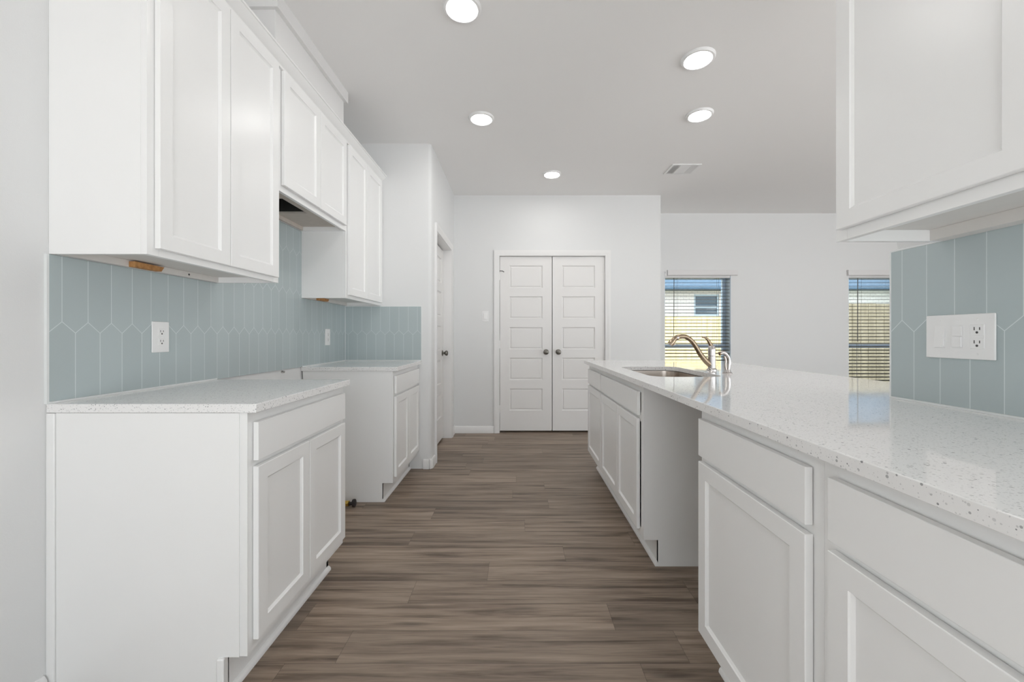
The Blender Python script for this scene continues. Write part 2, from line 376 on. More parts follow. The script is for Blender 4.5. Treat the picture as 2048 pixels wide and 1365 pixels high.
# ------------------------------------------------------------------ doors
def door_leaf(name, w, h, thick, T, label):
    """five-panel moulded door leaf; T maps (u, z, depth) in inches to the room; depth 0 is the face"""
    root = struct_empty(name, T(0, 0, 0), label)
    mb = MB(); st = 4.3; zs = [(60.4, 70.4), (46.3, 56.4), (32.3, 42.4), (18.2, 28.4), (4.1, 14.3)]   # from the top
    P = [(h - b, h - a) for a, b in zs]     # (z0, z1)
    us = [0, st, w - st, w]; zz = [0]
    for a, b in P: zz += [a, b]
    zz.append(h)
    for i in range(3):
        for j in range(len(zz) - 1):
            u0, u1, z0, z1 = us[i], us[i + 1], zz[j], zz[j + 1]
            if i == 1 and j % 2 == 1:
                r = [(0, 0), (0.12, 0.28), (0.45, 0.46), (0.62, 0.46), (0.80, 0.2), (1.0, 0.16)]; vs = []; fs = []
                for a, dp in r: vs += [T(u0 + a, z0 + a, dp), T(u1 - a, z0 + a, dp), T(u1 - a, z1 - a, dp), T(u0 + a, z1 - a, dp)]
                for k in range(len(r) - 1):
                    for q in range(4): fs.append((4 * k + q, 4 * k + (q + 1) % 4, 4 * k + 4 + (q + 1) % 4, 4 * k + 4 + q))
                k = 4 * (len(r) - 1); fs.append((k, k + 1, k + 2, k + 3)); mb.add(vs, fs)
            else:
                mb.add([T(u0, z0, 0), T(u1, z0, 0), T(u1, z1, 0), T(u0, z1, 0)], [(0, 1, 2, 3)])
    # edges and back
    c = [(0, 0), (w, 0), (w, h), (0, h)]
    vs = [T(u, z, 0) for u, z in c] + [T(u, z, thick) for u, z in c]
    mb.add(vs, [(0, 1, 5, 4), (1, 2, 6, 5), (2, 3, 7, 6), (3, 0, 4, 7), (4, 5, 6, 7)])
    # weld
    o = obj('door_panel', mb, 'door', root)
    bm = bmesh.new(); bm.from_mesh(o.data); bmesh.ops.remove_doubles(bm, verts=bm.verts, dist=1e-5); bmesh.ops.recalc_face_normals(bm, faces=bm.faces); bm.to_mesh(o.data); bm.free()
    for f in o.data.polygons: f.use_smooth = False
    return root
def knob(root, T, u, z):
    c = Vector(T(u, z, 0)); n = Vector(T(u, z, -1)) - c
    obj('knob_rose', MB().lathe([(1.25, 0), (1.25, 0.15), (1.0, 0.35), (0.5, 0.42)], c, n), 'nickel', root)
    obj('door_knob', MB().lathe([(0.42, 0.38), (0.42, 0.9), (0.75, 1.15), (1.08, 1.5), (1.16, 1.85), (1.02, 2.2), (0.65, 2.42), (0.0, 2.48)], c, n), 'nickel', root)
def hinge(root, T, u, z, m='trim'):
    a, b = Vector(T(u, z - 1.75, -0.25)), Vector(T(u, z + 1.75, -0.25))
    obj('hinge', MB().tube([a, b], 0.3, 10), m, root)
Tl = lambda u, z, d: (-7.55 + u, YF + 0.9 + d, 0.9 + z)
Tr = lambda u, z, d: (40.2 - u, YF + 0.9 + d, 0.9 + z)
dw = 23.72
dl = door_leaf('door_1', dw, 79.6, 1.4, Tl, 'left leaf of the closed white double door on the far wall')
knob(dl, Tl, dw - 2.65, 36.0)
for z in (70.5, 39.5, 10.0): hinge(dl, Tl, -0.1, z)
# hinge-pin door stop on the top hinge
ds = MB().tube([Tl(-0.8, 72.6, -0.4), Tl(0.2, 73.0, -0.7), Tl(1.2, 72.9, -1.0), Tl(1.9, 72.4, -1.0)], 0.17, 8)
obj('door_stop', ds, 'slot', dl, label='small dark hinge pin door stop')
dr = door_leaf('door_2', dw, 79.6, 1.4, Tr, 'right leaf of the closed white double door on the far wall')
knob(dr, Tr, dw - 2.65, 36.0)
for z in (70.5, 39.5, 10.0): hinge(dr, Tr, -0.1, z)
def casing(name, u0, u1, zt, T, w=2.35):
    """three-sided door casing; T maps (u, z, out)"""
    mb = MB()
    prof = [(0, 0), (0, 0.35), (0.35, 0.5), (0.9, 0.5), (1.3, 0.68), (1.9, 0.75), (w, 0.75), (w, 0)]   # (away from opening, out)
    rows = []
    for a, o in prof:
        rows.append([T(u0 - a, 0, o), T(u0 - a, zt + a, o), T(u1 + a, zt + a, o), T(u1 + a, 0, o)])
    n = len(prof); vs = [p for r in rows for p in r]; fs = []
    for i in range(n):
        j = (i + 1) % n
        for k in range(3): fs.append((4 * i + k, 4 * i + k + 1, 4 * j + k + 1, 4 * j + k))
    fs += [tuple(4 * i for i in range(n)), tuple(4 * i + 3 for i in range(n))]
    mb.add(vs, fs); return struct(name, mb, 'trim')
casing('trim_double_door', FX0 + 0.1, FXD1 - 0.1, FZ - 0.1, lambda u, z, o: (u, YF - o, z))
jm = MB().box(FX0, FX0 + 0.2, YF, YF + 5, 0, FZ).box(FXD1 - 0.2, FXD1, YF, YF + 5, 0, FZ).box(FX0, FXD1, YF, YF + 5, FZ - 0.25, FZ)
struct('trim_double_door_jamb', jm, 'trim')
# pantry door, set back in the side of the closet
Tp = lambda u, z, d: (XC - 3.2 - d, DY1 - 0.3 - u, 0.9 + z)
dp = door_leaf('door_3', 31.6, 79.8, 1.4, Tp, 'white panelled door set back in the side of the closet wall on the left')
knob(dp, Tp, 2.6, 36.0)
casing('trim_pantry_door', DY0 + 0.1, DY1 - 0.1, DZ - 0.1, lambda u, z, o: (XC + o, u, z))
struct('trim_pantry_jamb', MB().box(XC - 4.6, XC, DY0, DY0 + 0.2, 0, DZ).box(XC - 4.6, XC, DY1 - 0.2, DY1, 0, DZ).box(XC - 4.6, XC, DY0, DY1, DZ - 0.25, DZ), 'trim')

# ------------------------------------------------------------------ cabinets
def shaker(name, root, s, xf, y0, y1, z0, z1, st=1.9, th=0.75):
    """shaker door on the plane x = xf facing s (+1 / -1): a frame with a stepped edge and a recessed panel (sub-part)"""
    b = xf - s * (th - 0.09); q = 0.32; rc = 0.34
    def ring(a, x): return [(x, y0 + a, z0 + a), (x, y1 - a, z0 + a), (x, y1 - a, z1 - a), (x, y0 + a, z1 - a)]
    R = [ring(0, b), ring(0, xf - s * 0.06), ring(0.06, xf), ring(st, xf), ring(st + 0.08, xf - s * 0.14), ring(st + q, xf - s * rc), ring(st + q, b)]
    vs = [p for r in R for p in r]; fs = []; n = len(R)
    for i in range(n):
        j = (i + 1) % n
        for k in range(4): fs.append((4 * i + k, 4 * i + (k + 1) % 4, 4 * j + (k + 1) % 4, 4 * j + k))
    d = obj(name, MB().add(vs, fs), 'cab', root, angle=20)
    a = st + q - 0.05
    obj('panel', MB().box(xf - s * (rc - 0.01), xf - s * (rc + 0.25), y0 + a, y1 - a, z0 + a, z1 - a), 'cab', d)
    return d
def slab(name, root, s, xf, y0, y1, z0, z1, th=0.75):
    return obj(name, MB().box(xf - s * (th - 0.09), xf, y0, y1, z0, z1), 'cab', root, bevel=0.07)

def base_cab(label, s, xback, xf, y0, y1, doors, drawers, group, ends=(), top=34.88, toe=5.1, dep=None, no_top=False):
    """base cabinet whose face frame front is x = xf, facing s; doors/drawers are (y0, y1, z0, z1)"""
    t = thing('base_cabinet', ((xback + xf) / 2, (y0 + y1) / 2, 0), label, 'cabinet', group)
    tx = xf - s * 2.75; c = MB()
    # carcass: two notched ends, bottom, back
    for ya, yb in ((y0, y0 + 0.7), (y1 - 0.7, y1)):
        c.prism([(xback, 0.02), (tx, 0.02), (tx, toe), (xf - s * 0.74, toe), (xf - s * 0.74, top), (xback, top)], 1, ya, yb)
    c.box(xback, xf - s * 0.76, y0 + 0.71, y1 - 0.71, toe, toe + 0.6).box(xback, xback + s * 0.4, y0 + 0.71, y1 - 0.71, toe, top)
    obj('carcass', c, 'cab', t)
    f = MB(); xb = xf - s * 0.75
    f.box(xb, xf, y0, y0 + 1.6, toe, top).box(xb, xf, y1 - 1.6, y1, toe, top)
    f.box(xb, xf, y0 + 1.6, y1 - 1.6, top - 1.7, top).box(xb, xf, y0 + 1.6, y1 - 1.6, toe, toe + 1.6)
    zr = drawers[0][2]; f.box(xb, xf, y0 + 1.6, y1 - 1.6, zr - 1.3, zr + 0.5)
    obj('face_frame', f, 'cab', t)
    for d in doors: shaker('door', t, s, xf + s * 0.75, *d)
    for d in drawers: slab('drawer_front', t, s, xf + s * 0.75, *d)
    obj('toe_kick', MB().box(tx - s * 0.5, tx, y0 + 0.02, y1 - 0.02, 0.02, toe), 'cab', t)
    pr = [(tx, 0.02), (tx + s * 0.55, 0.02), (tx + s * 0.53, 0.3), (tx + s * 0.42, 0.55), (tx + s * 0.22, 0.72), (tx, 0.78)]
    obj('shoe_moulding', MB().prism(pr, 1, y0 + 0.02, y1 - 0.02), 'cab', t, angle=50)
    return t
XFL, XFR = -32.9, 24.4
G1, G2 = 'base cabinets on the left wall', 'base cabinets along the right-hand counter'
near_l = base_cab('near left base cabinet with one wide drawer and two doors, beside the bare end wall', 1, XL + 0.4, XFL, 49.2, 76.2,
    [(50.15, 62.6, 6.45, 28.0), (62.75, 75.6, 6.45, 28.0)], [(50.15, 75.6, 28.75, 33.55)], G1)
obj('end_panel', MB().prism([(XL + 1.1, 0.02), (XFL - 2.75, 0.02), (XFL - 2.75, 5.1), (XFL - 0.9, 5.1), (XFL - 0.9, 34.86), (XL + 1.1, 34.86)], 1, 49.04, 49.19), 'cab', near_l)
obj('scribe_strip', MB().box(XL + 0.02, XL + 1.05, 48.85, 49.19, 0.05, 34.86), 'cab', near_l, bevel=0.12)
obj('toe_end_strip', MB().box(XFL - 3.5, XFL - 2.6, 48.7, 49.7, 0.02, 5.05), 'cab', near_l, bevel=0.2, seg=3)
far_l = base_cab('farther left base cabinet with one drawer and two doors, against the closet wall', 1, XL + 0.4, XFL, 107.0, YC - 0.1,
    [(107.9, 120.6, 6.45, 28.0), (120.75, 133.4, 6.45, 28.0)], [(107.9, 133.4, 28.75, 33.55)], G1)
sink_c = base_cab('sink base cabinet with a false drawer front over two doors, beside the empty dishwasher gap', -1, 49.4, XFR, 77.2, 113.4,
    [(79.3, 94.95, 6.3, 28.0), (95.1, 112.8, 6.3, 28.0)], [(78.9, 112.8, 28.75, 33.4)], G2)
end_c = base_cab('narrow base cabinet with one drawer and one door at the far end of the peninsula', -1, 49.4, XFR, 113.45, 134.4,
    [(113.9, 133.4, 6.3, 28.0)], [(113.9, 133.4, 28.75, 33.4)], G2)
mid_c = base_cab('right base cabinet with one drawer and one door, nearer side of the dishwasher gap', -1, XR - 0.3, XFR, 31.9, 53.0,
    [(33.0, 52.4, 5.9, 28.0)], [(33.0, 52.4, 28.75, 33.55)], G2)
nr_c = base_cab('right base cabinet closest to the camera, its long drawer running out of the picture', -1, XR - 0.3, XFR, 2.0, 31.88,
    [(16.5, 30.65, 5.9, 28.0), (2.7, 16.35, 5.9, 28.0)], [(2.7, 30.65, 28.75, 33.55)], G2)
pb = obj('peninsula_back_panel', MB().box(49.6, 50.3, 53.6, 134.4, 0.02, 34.86), 'cab')
tag(pb, 'white back panel under the bar overhang of the peninsula', 'panel')

def wall_cab(name, label, s, xback, xf, y0, y1, z0, z1, doors, group, rail=1.1, top=True, under='under'):
    t = thing(name, ((xback + xf) / 2, (y0 + y1) / 2, z0), label, 'cabinet', group)
    c = MB(); xi = xf - s * 0.76
    c.box(xback, xi, y0, y0 + 0.6, z0, z1).box(xback, xi, y1 - 0.6, y1, z0, z1).box(xback, xi, y0 + 0.6, y1 - 0.6, z1 - 0.6, z1)
    c.box(xback, xback + s * 0.3, y0 + 0.6, y1 - 0.6, z0, z1)
    obj('carcass', c, 'cab', t, bevel=0.04)
    f = MB(); xb = xf - s * 0.75
    f.box(xb, xf, y0, y0 + 1.6, z0, z1).box(xb, xf, y1 - 1.6, y1, z0, z1).box(xb, xf, y0 + 1.6, y1 - 1.6, z0, z0 + 1.6).box(xb, xf, y0 + 1.6, y1 - 1.6, z1 - 1.6, z1)
    obj('face_frame', f, 'cab', t, bevel=0.04)
    for d in doors: shaker('door', t, s, xf + s * 0.75, *d)
    return t
G3 = 'wall cabinets on the left wall'
XU = -45.2
u1 = wall_cab('wall_cabinet', 'large near left wall cabinet with two tall doors above the near counter', 1, XL + 0.02, XU, 49.2, 76.4, 54.3, 96.0,
    [(50.2, 62.6, 55.2, 95.2), (62.75, 75.4, 55.2, 95.2)], G3)
u2 = wall_cab('wall_cabinet', 'short wall cabinet with two doors over the range gap', 1, XL + 0.02, XU, 76.45, 106.5, 72.0, 96.0,
    [(77.2, 91.4, 73.2, 95.2), (91.55, 105.6, 73.2, 95.2)], G3)
u3 = wall_cab('wall_cabinet', 'farther left wall cabinet with two tall doors next to the closet wall', 1, XL + 0.02, XU, 106.55, YC - 0.05, 54.3, 96.0,
    [(107.3, 120.3, 55.2, 95.2), (120.45, 133.4, 55.2, 95.2)], G3)
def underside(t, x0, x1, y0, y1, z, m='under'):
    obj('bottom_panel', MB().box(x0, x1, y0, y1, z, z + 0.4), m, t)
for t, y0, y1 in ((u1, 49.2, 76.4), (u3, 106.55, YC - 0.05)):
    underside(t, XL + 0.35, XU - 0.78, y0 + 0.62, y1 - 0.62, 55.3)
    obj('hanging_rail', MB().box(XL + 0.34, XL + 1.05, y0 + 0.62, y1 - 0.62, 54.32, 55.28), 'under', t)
obj('wood_block', MB().prism([(58.3, 54.28), (62.6, 54.28), (63.1, 55.0), (58.3, 55.1)], 0, XL + 1.06, XL + 2.0), 'block', u1, label='exposed raw orange wood block under the cabinet')
obj('screw_hole', MB().lathe([(0.17, 0), (0.17, 0.05)], (XL + 1.05, 69.0, 54.8), (1, 0, 0), 10), 'slot', u1)
obj('wood_block', MB().prism([(112.9, 54.28), (117.6, 54.28), (118.2, 55.0), (112.9, 55.1)], 0, XL + 1.06, XL + 2.2), 'block', u3, label='exposed raw orange wood block under the cabinet')
# range cabinet underside: bare plywood round a square vent hole
vb = MB(); vx0, vx1, vy0, vy1 = XL + 0.35, XU - 0.78, 77.1, 105.9; hx0, hx1, hy0, hy1 = XL + 0.36, XL + 8.2, 84.2, 94.2
vb.box(hx1, vx1, vy0, vy1, 73.0, 73.4).box(vx0, hx1, vy0, hy0, 73.0, 73.4).box(vx0, hx1, hy1, vy1, 73.0, 73.4)
obj('bottom_panel', vb, 'raw', u2, label='bare plywood underside with a square vent hole')
obj('vent_hole', MB().box(hx0, hx1, hy0, hy1, 79.9, 80.0).box(hx0, hx0 + 0.1, hy0, hy1, 73.4, 79.9).box(hx1 - 0.1, hx1, hy0, hy1, 73.4, 79.9).box(hx0 + 0.1, hx1 - 0.1, hy0, hy0 + 0.1, 73.4, 79.9).box(hx0 + 0.1, hx1 - 0.1, hy1 - 0.1, hy1, 73.4, 79.9), 'dark', u2, label='dark square vent hole')
obj('hanging_rail', MB().box(XL + 0.34, XL + 1.05, hy1 + 0.1, vy1, 72.05, 72.98), 'raw', u2)
u4 = wall_cab('wall_cabinet', 'big wall cabinet on the right partition above the bar counter', -1, XR - 0.02, 37.9, 11.0, 47.75, 55.4, 97.4,
    [(28.9, 46.85, 56.6, 96.6), (11.9, 28.75, 56.6, 96.6)], None)
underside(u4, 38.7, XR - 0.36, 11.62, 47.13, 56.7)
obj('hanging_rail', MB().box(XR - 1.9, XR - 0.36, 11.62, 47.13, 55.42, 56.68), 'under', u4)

# ------------------------------------------------------------------ countertops
def slab_top(name, outline, hole, z0, z1, label):
    bm = bmesh.new()
    def loop(pts):
        v = [bm.verts.new((x * I, y * I, z1 * I)) for x, y in pts]
        return [bm.edges.new((v[i], v[(i + 1) % len(v)])) for i in range(len(v))]
    e = loop(outline)
    if hole: e += loop(hole)
    g = bmesh.ops.triangle_fill(bm, use_beauty=True, use_dissolve=False, edges=e)
    fs = [f for f in g['geom'] if isinstance(f, bmesh.types.BMFace)]
    for f in fs: f.normal_update()
    ex = bmesh.ops.extrude_face_region(bm, geom=fs)
    bmesh.ops.translate(bm, verts=[v for v in ex['geom'] if isinstance(v, bmesh.types.BMVert)], vec=(0, 0, (z0 - z1) * I))
    bmesh.ops.recalc_face_normals(bm, faces=bm.faces)
    cx = sum(p[0] for p in outline) / len(outline); cy = sum(p[1] for p in outline) / len(outline)
    bmesh.ops.translate(bm, verts=bm.verts, vec=(-cx * I, -cy * I, -z0 * I))
    me = bpy.data.meshes.new(name); bm.to_mesh(me); bm.free(); me.materials.append(MT['quartz'])
    for f in me.polygons: f.use_smooth = True
    me.set_sharp_from_angle(angle=math.radians(30))
    o = bpy.data.objects.new(name, me); COL.objects.link(o); o.location = (cx * I, cy * I, z0 * I)
    b = o.modifiers.new('bevel', 'BEVEL'); b.width = 0.09 * I; b.segments = 2; b.limit_method = 'ANGLE'; b.angle_limit = math.radians(50); b.harden_normals = True
    return tag(o, label, 'countertop', 'speckled quartz countertops')
def rrect(x0, x1, y0, y1, r, n=7):
    out = []
    for cx, cy, a0 in ((x1 - r, y0 + r, -90), (x1 - r, y1 - r, 0), (x0 + r, y1 - r, 90), (x0 + r, y0 + r, 180)):
        for k in range(n + 1):
            a = math.radians(a0 + 90 * k / n); out.append((cx + r * math.cos(a), cy + r * math.sin(a)))
    return out
CT, CB = 36.0, 34.9
slab_top('countertop', [(XL + 0.02, 48.9), (-31.65, 48.9), (-31.65, 76.5), (XL + 0.02, 76.5)], None, CB, CT, 'pale speckled quartz countertop on the near left base cabinet')
slab_top('countertop', [(XL + 0.02, 106.7), (-31.65, 106.7), (-31.65, YC - 0.04), (XL + 0.02, YC - 0.04)], None, CB, CT, 'pale speckled quartz countertop on the farther left base cabinet in the tiled corner')
SK = (27.6, 42.6, 81.3, 108.9)
hole = rrect(*SK, 3.6)
slab_top('countertop', [(22.95, 1.0), (XR - 0.04, 1.0), (XR - 0.04, 53.45), (67.0, 53.45), (67.0, 137.0), (22.95, 137.0)], hole, CB, CT,
         'long speckled quartz bar countertop on the right with the sink cut into it')

# ------------------------------------------------------------------ sink, faucet, sprayer
sink = thing('sink', (35.1, 95.1, 26.0), 'stainless steel undermount sink sunk into the right counter', 'sink')
mb = MB(); lev = [(-0.9, 34.80, 4.4), (0.15, 34.78, 3.4), (0.25, 33.5, 3.3), (0.5, 28.0, 3.1), (1.0, 26.8, 2.8), (2.2, 26.2, 2.0), (5.5, 26.05, 1.0)]
vs = []; n = len(rrect(0, 9, 0, 9, 1)); fs = []
for a, z, r in lev: vs += [(x, y, z) for x, y in rrect(SK[0] + a, SK[1] - a, SK[2] + a, SK[3] - a, r)]
for i in range(len(lev) - 1):
    for k in range(n): fs.append((i * n + k, i * n + (k + 1) % n, (i + 1) * n + (k + 1) % n, (i + 1) * n + k))
fs.append(tuple(range((len(lev) - 1) * n, len(lev) * n)))
basin = obj('basin', mb.add(vs, fs), 'steel', sink, angle=60)
so = basin.modifiers.new('solid', 'SOLIDIFY'); so.thickness = 0.06 * I; so.offset = 1
obj('drain', MB().lathe([(1.75, 0.0), (1.75, 0.08), (1.4, 0.1), (1.2, 0.02), (0.2, 0.02)], (35.1, 95.1, 26.08)), 'chrome', sink)

FX, FYY = 47.0, 96.9
fa = thing('faucet', (FX, FYY, CT), 'brushed nickel kitchen faucet with curved spout behind the sink', 'faucet')
obj('base_plate', MB().lathe([(1.15, 0.0), (1.15, 0.2), (0.95, 0.4), (0.88, 0.55)], (FX, FYY, CT)), 'chrome', fa)
obj('body', MB().lathe([(0.85, 0.5), (0.86, 3.2), (0.86, 3.35), (0.8, 3.42), (0.86, 3.5), (0.86, 5.0), (0.74, 5.7), (0.45, 6.0), (0.1, 6.05)], (FX, FYY, CT)), 'chrome', fa)
sp = spline([(FX - 0.3, 1.3, 0.72), (FX - 1.4, 2.2, 0.66), (FX - 2.7, 3.8, 0.60), (FX - 3.7, 5.5, 0.56), (FX - 4.8, 7.0, 0.55), (FX - 6.2, 8.0, 0.56), (FX - 7.6, 8.1, 0.58), (FX - 8.7, 7.7, 0.60), (FX - 9.6, 6.7, 0.60)])
obj('spout', MB().tube([(p[0], FYY, CT + p[1]) for p in sp], [p[2] for p in sp], 18), 'bronze', fa)
obj('spray_head', MB().tube([(FX - 9.2, FYY, CT + 7.25), (FX - 9.65, FYY, CT + 6.65), (FX - 10.0, FYY, CT + 6.15)], [0.62, 0.74, 0.72], 18).tube([(FX - 8.95, FYY, CT + 6.5), (FX - 9.0, FYY, CT + 6.1)], 0.2, 8), 'bronze', fa)
obj('spray_button', MB().lathe([(0.28, 0), (0.28, 0.15), (0.1, 0.2)], (FX - 8.35, FYY - 0.5, CT + 7.85), (0, -1, 0.1), 12), 'chrome', fa)
lv = spline([(FX - 0.1, 5.8, 0.5), (FX - 0.5, 6.6, 0.42), (FX - 1.0, 7.4, 0.33), (FX - 1.7, 7.9, 0.26), (FX - 2.3, 7.95, 0.22)])
obj('lever_handle', MB().tube([(p[0], FYY, CT + p[1]) for p in lv], [p[2] for p in lv], 12), 'bronze', fa)
SX, SY = 46.2, 88.2
sd = thing('side_sprayer', (SX, SY, CT), 'small chrome side sprayer standing right of the faucet', 'sprayer')
obj('base_flange', MB().lathe([(1.05, 0.0), (1.0, 0.18), (0.7, 0.4), (0.55, 0.9)], (SX, SY, CT)), 'chrome', sd)
hp = spline([(SX + 0.25, 0.7, 0.34), (SX + 0.4, 2.2, 0.36), (SX + 0.25, 3.4, 0.38), (SX - 0.35, 4.3, 0.42), (SX - 1.0, 4.6, 0.42), (SX - 1.6, 4.35, 0.40)])
obj('spray_handle', MB().tube([(p[0], SY, CT + p[1]) for p in hp], [p[2] for p in hp], 14), 'chrome', sd)
tp = spline([(SX - 0.35, 0.8, 0.26), (SX - 0.45, 1.8, 0.24), (SX - 0.4, 2.9, 0.22), (SX - 0.7, 3.8, 0.22)])
obj('trigger', MB().tube([(p[0], SY - 0.1, CT + p[1]) for p in tp], [p[2] for p in tp], 10), 'steel', sd)
obj('nozzle', MB().lathe([(0.42, 0), (0.46, 0.3), (0.3, 0.36)], (SX - 1.5, SY, CT + 4.42), (-1, 0, -0.35), 14), 'bronze', sd)

# ------------------------------------------------------------------ tile backsplashes
TT = 0.3
tl = MB().box(XL + 0.02, XL + TT, 49.0, 76.4, CT + 0.25, 54.25).box(XL + 0.02, XL + TT, 76.4, 106.55, CT + 0.05, 71.9).box(XL + 0.02, XL + TT, 106.55, YC - 0.02, CT + 0.25, 54.25)
b1 = thing('tile_backsplash', (XL, 91.5, CT), 'long blue-grey picket tile backsplash on the left wall behind counters and range gap', 'backsplash', 'picket tile backsplashes')
obj('tile_field', tl, 'tile_l', b1)
obj('edge_trim', MB().box(XL + 0.01, XL + TT + 0.03, 48.72, 48.99, CT, 54.25), 'caulk', b1)
obj('caulk_line', MB().box(XL + 0.01, XL + TT + 0.12, 49.0, 76.4, CT + 0.01, CT + 0.24), 'caulk', b1)
obj('caulk_line', MB().box(XL + 0.01, XL + TT + 0.12, 106.8, YC - TT - 0.1, CT + 0.01, CT + 0.24), 'caulk', b1)
b2 = thing('tile_backsplash', (-44, YC, CT), 'short blue-grey picket tile backsplash on the end wall beside the closet corner', 'backsplash', 'picket tile backsplashes')
obj('tile_field', MB().box(XL + TT + 0.02, -31.7, YC - TT, YC - 0.01, CT + 0.25, 54.0), 'tile_c', b2)
obj('edge_trim', MB().box(-31.69, -31.45, YC - TT - 0.03, YC - 0.01, CT + 0.02, 54.2).box(XL + TT + 0.02, -31.7, YC - TT - 0.03, YC - 0.01, 54.01, 54.2), 'caulk', b2)
obj('caulk_line', MB().box(XL + TT + 0.02, -31.7, YC - TT - 0.12, YC - 0.01, CT + 0.01, CT + 0.24), 'caulk', b2)
obj('caulk_line', MB().box(XL + TT + 0.01, XL + TT + 0.14, YC - TT - 0.14, YC - TT - 0.01, CT + 0.25, 54.25), 'caulk', b2)
b3 = thing('tile_backsplash', (XR, 28, CT), 'blue-grey picket tile backsplash on the right partition behind the bar counter', 'backsplash', 'picket tile backsplashes')
obj('tile_field', MB().box(XR - TT, XR - 0.01, 1.0, 53.7, CT + 0.25, 55.38), 'tile_r', b3)
obj('edge_trim', MB().box(XR - TT - 0.03, XR - 0.01, 53.71, 53.95, CT + 0.02, 55.6).box(XR - TT - 0.03, XR - 0.01, 47.9, 53.7, 55.39, 55.6), 'caulk', b3, bevel=0.06)
obj('caulk_line', MB().box(XR - TT - 0.12, XR - 0.01, 1.0, 53.7, CT + 0.01, CT + 0.24), 'caulk', b3)

# ------------------------------------------------------------------ outlets and switches
def plate_T(kind, x, y, z):
    if kind == 'left': return lambda u, v, o: (x + o, y + u, z + v)
    if kind == 'right': return lambda u, v, o: (x - o, y - u, z + v)
    return lambda u, v, o: (x + u, y - o, z + v)
def tbox(T, u0, u1, v0, v1, o0, o1, mb=None):
    mb = mb or MB(); a = T(u0, v0, o0); b = T(u1, v1, o1); return mb.box(a[0], b[0], a[1], b[1], a[2], b[2])
def receptacle(root, T, u, v, shape='round'):
    r = obj('receptacle', tbox(T, u - 0.66, u + 0.66, v - 0.58, v + 0.58, 0.16, 0.27), 'plate', root, bevel=0.22 if shape == 'round' else 0.03)
    m = MB(); tbox(T, u - 0.30, u - 0.21, v - 0.02, v + 0.33, 0.20, 0.28, m); tbox(T, u + 0.21, u + 0.30, v + 0.0, v + 0.30, 0.20, 0.28, m)
    c = Vector(T(u, v - 0.26, 0.2)); m.lathe([(0.13, 0), (0.13, 0.08)], c, Vector(T(u, v - 0.26, 1.2)) - c, 10)
    obj('slot', m, 'slot', r)
def duplex(T, label, group, w=3.1, h=4.9, name='outlet'):
    t = thing(name, T(0, 0, 0), label, 'outlet', group)
    obj('cover_plate', tbox(T, -w / 2, w / 2, -h / 2, h / 2, 0.01, 0.2), 'plate', t, bevel=0.1)
    for v in (0.77, -0.77): receptacle(t, T, 0.1, v)
    c = Vector(T(0.1, 0, 0.19)); obj('screw', MB().lathe([(0.12, 0), (0.1, 0.04)], c, Vector(T(0.1, 0, 1.19)) - c, 10), 'plate', t)
    return t
duplex(plate_T('left', XL + TT, 64.2, 44.1), 'white duplex outlet on the left tile above the near counter', 'outlets on the left backsplash')
duplex(plate_T('left', XL + TT, 121.0, 43.9), 'white outlet on the left tile above the farther counter', 'outlets on the left backsplash')
T3 = plate_T('right', XR - TT, 45.4, 44.2)
g3 = thing('switch_plate', T3(0, 0, 0), 'wide white three-gang plate with two switches and an outlet on the right tile', 'switch plate')
obj('cover_plate', tbox(T3, -3.55, 3.55, -2.5, 2.5, 0.01, 0.22), 'plate', g3, bevel=0.14)
sw = obj('rocker_switch', tbox(T3, -2.55, -1.3, -1.3, 1.3, 0.18, 0.24), 'plate', g3, bevel=0.03)
pts = [T3(-2.45, 1.2, 0.24), T3(-1.4, 1.2, 0.24), T3(-1.4, -1.2, 0.24), T3(-2.45, -1.2, 0.24), T3(-2.45, -1.2, 0.46), T3(-1.4, -1.2, 0.46)]
obj('rocker', MB().add(pts, [(0, 1, 2, 3), (0, 4, 5, 1), (0, 3, 4), (1, 5, 2), (3, 2, 5, 4)]), 'plate', sw)
s2 = obj('rocker_switch', tbox(T3, -0.62, 0.62, -1.3, 1.3, 0.18, 0.24), 'plate', g3, bevel=0.03)
obj('rocker', tbox(T3, -0.52, 0.45, 0.06, 1.2, 0.24, 0.32, tbox(T3, -0.52, 0.45, -1.2, -0.02, 0.24, 0.40)), 'plate', s2, bevel=0.03)
obj('switch_body', tbox(T3, 1.25, 2.6, -1.32, 1.32, 0.18, 0.245), 'plate', g3, bevel=0.03)
for v in (0.72, -0.72): receptacle(g3, T3, 1.92, v, 'square')
for u in (-1.92, 0, 1.92):
    for v in (1.9, -1.9):
        c = Vector(T3(u, v, 0.21)); obj('screw', MB().lathe([(0.13, 0), (0.1, 0.04)], c, Vector(T3(u, v, 1.21)) - c, 10), 'plate', g3)
T4 = plate_T('far', -14.2, YF, 53.2)
ls = thing('light_switch', T4(0, 0, 0), 'white toggle light switch on the far wall left of the double door', 'light switch')
obj('cover_plate', tbox(T4, -1.45, 1.45, -2.4, 2.4, 0.01, 0.2), 'plate', ls, bevel=0.1)
obj('rocker', MB().prism([(YF - 0.2, 54.6), (YF - 0.35, 54.6), (YF - 0.55, 51.9), (YF - 0.2, 51.9)], 0, -14.85, -13.55), 'plate', ls, bevel=0.05)

